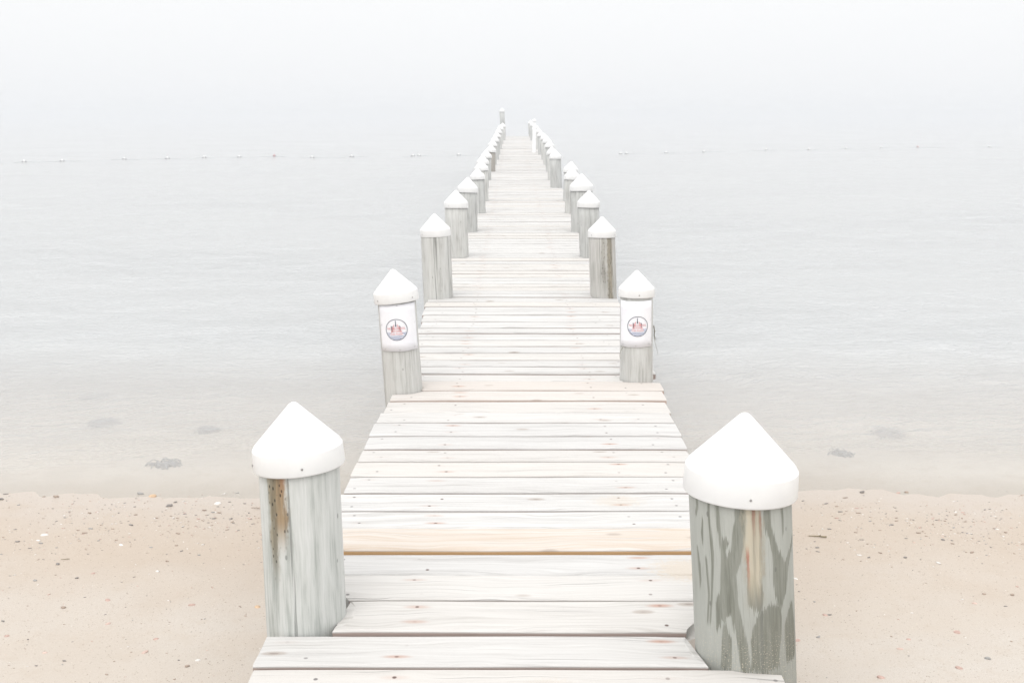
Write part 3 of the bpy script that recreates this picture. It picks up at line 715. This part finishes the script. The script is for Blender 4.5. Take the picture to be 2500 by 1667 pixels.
# ------------------------------------------------------------------ shells, stones and sticks on the beach
C = {'dark': plain('dark_stone', (.235, .215, .20), .7), 'brown': plain('brown_stone', (.36, .28, .225), .7), 'red': plain('reddish_shell', (.50, .345, .295), .6),
     'white': plain('white_shell', (.74, .72, .69), .5), 'pink': plain('pinkish_shell', (.60, .45, .39), .55), 'grey': plain('grey_stone', (.33, .32, .31), .75),
     'orange': plain('orange_shell', (.60, .42, .27), .55), 'olive': plain('olive_wood', (.23, .19, .11), .9)}
def on_sand(px, py):
    z = .05
    for _ in range(12):
        q = at_z(px, py, z); z = ground_z(q.x, q.y)
    return Vector((q.x, q.y, z))
def shell_mesh(w, seed):                        # a slipper-shell: domed, hollow-lipped oval
    bm = bmesh.new(); R = []
    for j in range(6):
        t = j/5; ring = []
        for k in range(16):
            a = 2*PI*k/16; rr = w*.5*math.cos(t*PI/2*.96)*(1 + .10*math.sin(2*a + seed) + .04*math.sin(9*a))
            ring.append(bm.verts.new((rr*math.cos(a)*1.25 - t*w*.12, rr*math.sin(a)*.85, w*.30*math.sin(t*PI/2) - .002)))
        R.append(ring)
    for j in range(5):
        for k in range(16): bm.faces.new((R[j][k], R[j][(k+1) % 16], R[j+1][(k+1) % 16], R[j+1][k]))
    bm.faces.new(R[-1]); bm.faces.new(R[0][::-1])
    for v in bm.verts: v.co += v.co.normalized()*w*.03*noise.noise(v.co*60 + Vector((seed, 0, 0)))
    return bm
ITEMS = [('shell', 372, 1211, .062, 'orange', 'orange whelk shell at the waterline left of the pier'), ('stone', 343, 1206, .055, 'grey', 'mottled grey stone at the waterline beside the orange shell'),
         ('stone', 137, 1213, .050, 'brown', 'brown stone at the left waterline'), ('stone', 3, 1219, .045, 'dark', 'dark stone at the waterline on the left frame edge'),
         ('shell', 531, 1229, .050, 'white', 'pale shell near the waterline just left of the near piling'), ('stick', 624, 1241, .09, 'brown', 'brown driftwood sliver touching the left near piling at the tideline'),
         ('stone', 414, 1235, .055, 'dark', 'long flat dark stone just below the orange shell'), ('stone', 428, 1226, .030, 'dark', 'small black oval pebble right of the orange shell'),
         ('shell', 108, 1306, .045, 'white', 'white shell on the damp sand at far left'), ('shell', 296, 1330, .032, 'white', 'small bright white shell alone on the left sand'),
         ('stick', 159, 1366, .060, 'olive', 'thin short stick lying on the left sand'), ('stone', 408, 1370, .026, 'brown', 'brown pebble right of the thin stick on the left sand'),
         ('shell', 227, 1399, .026, 'red', 'reddish shell above the small dark pebble on the left sand'), ('stone', 187, 1411, .028, 'dark', 'small dark pebble on the left middle sand'),
         ('shell', 468, 1476, .036, 'red', 'red slipper shell left of the orange one by the near piling'), ('shell', 264, 1465, .034, 'red', 'flat reddish shell piece in the middle of the left sand'),
         ('stone', 155, 1483, .034, 'brown', 'brown shell lump left of the flat reddish piece'), ('shell', 629, 1481, .036, 'orange', 'orange red shell beside the left near piling'),
         ('shell', 381, 1559, .030, 'red', 'dark red slipper shell low on the left sand'), ('shell', 352, 1592, .036, 'pink', 'pale pink shell below the dark red one'),
         ('stone', 157, 1613, .022, 'dark', 'tiny dark stone at lower left of the sand'), ('stone', 457, 1626, .028, 'brown', 'dark brown stone at the bottom of the left sand'),
         ('shell', 483, 1611, .026, 'white', 'small white shell just above the dark brown stone'), ('shell', 16, 1552, .028, 'red', 'red shell on the left frame edge of the sand'),
         ('shell', 110, 1592, .026, 'pink', 'pink shell low on the left sand near the tiny stone'), ('shell', 263, 1522, .030, 'pink', 'pink shell beneath the flat reddish piece'),
         ('stick', 1996, 1311, .13, 'olive', 'crooked olive twig on the sand right of the striped piling'), ('stone', 2105, 1202, .050, 'dark', 'dark stone at the waterline on the right'),
         ('shell', 2192, 1203, .036, 'red', 'reddish shell at the right waterline'), ('stone', 2213, 1202, .040, 'brown', 'brown stone at the right waterline beside the reddish shell'),
         ('stone', 2455, 1300, .026, 'brown', 'brown pebble near the right frame edge on damp sand'), ('stone', 2302, 1318, .030, 'dark', 'dark pebble on the right damp sand'),
         ('stone', 2121, 1361, .026, 'dark', 'left one of two dark pebbles side by side on the right sand'), ('stone', 2210, 1361, .026, 'dark', 'right one of two dark pebbles side by side on the right sand'),
         ('shell', 1942, 1412, .028, 'white', 'white shell chip close to the striped piling'), ('shell', 2015, 1501, .030, 'red', 'flat rusty red shell piece right of the striped piling'),
         ('shell', 2335, 1543, .038, 'red', 'large brownish red shell in the middle of the right sand'), ('shell', 2218, 1560, .026, 'red', 'small thin red shell left of the large brownish one'),
         ('stone', 1998, 1555, .026, 'grey', 'grey pebble right of the striped piling foot'), ('shell', 2197, 1583, .030, 'pink', 'pink and white shell below the small thin red one'),
         ('shell', 2380, 1472, .030, 'pink', 'pale pink shell above the large brownish red one'), ('stone', 2471, 1452, .030, 'brown', 'brown lump near the right frame edge above the dry sand'),
         ('stone', 2402, 1450, .024, 'brown', 'small flat brown pebble above the pale pink shell'), ('stone', 2411, 1607, .034, 'grey', 'pale grey flat stone low on the right sand'),
         ('shell', 2342, 1630, .036, 'red', 'square red shell piece at the bottom of the right sand'), ('shell', 2152, 1653, .036, 'red', 'red brown shell on the bottom frame edge right of the piling'),
         ('shell', 1945, 1563, .036, 'red', 'broken red shell beside the foot of the striped piling')]
for k, (kind, px, py, w, c, lab) in enumerate(ITEMS):
    random.seed(k + 40)
    w *= .86
    q = on_sand(px, py)
    if kind == 'shell': bm = shell_mesh(w, k)
    elif kind == 'stone':
        bm = bmesh.new(); lump(bm, (0, 0, w*.10), w*.5, w*.33, w*.22, 0, .3, 2, k)
    else:
        bm = bmesh.new(); n = 7
        tube(bm, [(w*(t/n - .5), w*.16*noise.noise(Vector((t*.8, k, 0))), w*.03 + .004 + w*.05*noise.noise(Vector((t*.9, k, 5)))) for t in range(n+1)], w*.045, w*.022, 7)
        if c == 'olive' and w > .1: tube(bm, [(-w*.1, 0, .01), (-w*.18, w*.09, .02)], w*.03, w*.012, 5)
    o = obj({'shell': 'shell', 'stone': 'beach_stone', 'stick': 'driftwood_stick'}[kind], bm, C[c])
    o.location = q; o.rotation_euler = (random.gauss(0, .12), random.gauss(0, .12), random.uniform(-.5, .5) + (PI if random.random() < .5 else 0))
    tag(o, lab, {'shell': 'shell', 'stone': 'stone', 'stick': 'stick'}[kind], 'shells, stones and sticks on the beach')
# the rest is an uncountable litter of chips and grit
random.seed(77)
names = ['dark', 'brown', 'red', 'white', 'grey', 'pink']
tb = bmesh.new(); bmesh.ops.create_icosphere(tb, subdivisions=1, radius=1)
tv = [v.co.copy() for v in tb.verts]; tf = [[v.index for v in f.verts] for f in tb.faces]; tb.free()
V, F, MI = [], [], []
n = 0
while n < 7500:
    x = random.uniform(-5.6, 5.6)
    tide = random.random() < .58
    y = (random.gauss(5.0, .24) if tide else random.uniform(1.6, 5.2))*YS
    if y > 5.6*YS: continue
    z = ground_z(x, y)
    if z < -.006: continue
    if noise.noise(Vector((x*1.5, y*1.8, 3))) < random.uniform(-.55, .35 if tide else .1): continue
    w = min(.026, random.lognormvariate(math.log(.0075 if tide else .0055), .55))
    mi = random.choices(range(6), (22, 30, 8, 20, 12, 8))[0]
    a = random.gauss(0, .5); ca, sa = math.cos(a), math.sin(a); o = len(V)
    kx, ky, kz = w*random.uniform(.6, .95), w*random.uniform(.28, .48), w*.18
    for q in tv:
        k = random.uniform(.75, 1.15); X_, Y_ = q.x*kx*k, q.y*ky*k
        V.append((x + X_*ca - Y_*sa, y + X_*sa + Y_*ca, z + w*.07 + q.z*kz*k))
    F += [[i + o for i in f] for f in tf]; MI += [mi]*len(tf)
    n += 1
me = bpy.data.meshes.new('shell_litter'); me.from_pydata(V, [], F)
for k in names: me.materials.append(C[k])
me.polygons.foreach_set('material_index', MI); me.polygons.foreach_set('use_smooth', [True]*len(F))
o = bpy.data.objects.new('shell_litter', me); COL.objects.link(o); o['kind'] = 'stuff'

# ------------------------------------------------------------------ haze
bm = bmesh.new(); box(bm, -2620, 2620, -2620, 2620, -3.4, 4.2)
g = G('haze_air')
v = g.n('VolumePrincipled', {'Color': (.745, .758, .780, 1), 'Density': .0070, 'Anisotropy': .15})
g.nt.links.new(v.outputs[0], g.out.inputs[1])
obj('haze', bm, g.m, smooth=False, kind='stuff')

# ------------------------------------------------------------------ light: bright overcast
SUN_EL, SUN_AZ = math.radians(58), math.radians(200)
w = bpy.data.worlds.new('World'); sc.world = w; w.use_nodes = True
nt = w.node_tree; nt.nodes.clear()
out = nt.nodes.new('ShaderNodeOutputWorld'); bg = nt.nodes.new('ShaderNodeBackground')
sky = nt.nodes.new('ShaderNodeTexSky'); sky.sky_type = 'NISHITA'; sky.sun_disc = False
sky.sun_elevation = SUN_EL; sky.sun_rotation = SUN_AZ; sky.dust_density = 4.0; sky.air_density = 1.0; sky.ozone_density = 1.0
hs = nt.nodes.new('ShaderNodeHueSaturation'); hs.inputs['Saturation'].default_value = .15
nt.links.new(sky.outputs[0], hs.inputs['Color'])
# the fog deck: a bright cloud layer, brightest overhead (overcast luminance distribution)
tc = nt.nodes.new('ShaderNodeTexCoord'); sx = nt.nodes.new('ShaderNodeSeparateXYZ'); rp = nt.nodes.new('ShaderNodeValToRGB')
nt.links.new(tc.outputs['Generated'], sx.inputs[0]); nt.links.new(sx.outputs[2], rp.inputs[0])
els = ((0, (.418, .426, .437)), (.03, (.428, .434, .443)), (.13, (.443, .447, .451)), (.35, (.56, .56, .56)), (1, (.80, .80, .795)))
while len(rp.color_ramp.elements) < len(els): rp.color_ramp.elements.new(.5)
for e, (p, c) in zip(rp.color_ramp.elements, els): e.position = p; e.color = (*c, 1)
sc10 = nt.nodes.new('ShaderNodeVectorMath'); sc10.operation = 'SCALE'; sc10.inputs['Scale'].default_value = 11.5
nt.links.new(rp.outputs[0], sc10.inputs[0])
mx = nt.nodes.new('ShaderNodeMix'); mx.data_type = 'RGBA'; mx.inputs[0].default_value = .92
nt.links.new(hs.outputs[0], mx.inputs[6]); nt.links.new(sc10.outputs[0], mx.inputs[7])
nt.links.new(mx.outputs[2], bg.inputs[0])
bg.inputs[1].default_value = .10
nt.links.new(bg.outputs[0], out.inputs[0])
su = bpy.data.lights.new('sun', 'SUN'); su.energy = 0.55; su.angle = math.radians(40); su.color = (1, .97, .93)
so = bpy.data.objects.new('sun', su); COL.objects.link(so)
so.rotation_euler = (PI/2 - SUN_EL, 0, PI - SUN_AZ + PI*0)
d = Vector((math.sin(SUN_AZ)*math.cos(SUN_EL), math.cos(SUN_AZ)*math.cos(SUN_EL), math.sin(SUN_EL)))
so.rotation_euler = d.to_track_quat('Z', 'Y').to_euler()

sc.view_settings.view_transform = 'Standard'; sc.view_settings.look = 'None'; sc.view_settings.gamma = 1
sc.view_settings.exposure = 1.0
sc.cycles.max_bounces = 8; sc.cycles.volume_bounces = 2; sc.cycles.transparent_max_bounces = 12
sc.cycles.use_denoising = True
sc.cycles.caustics_reflective = False; sc.cycles.caustics_refractive = False
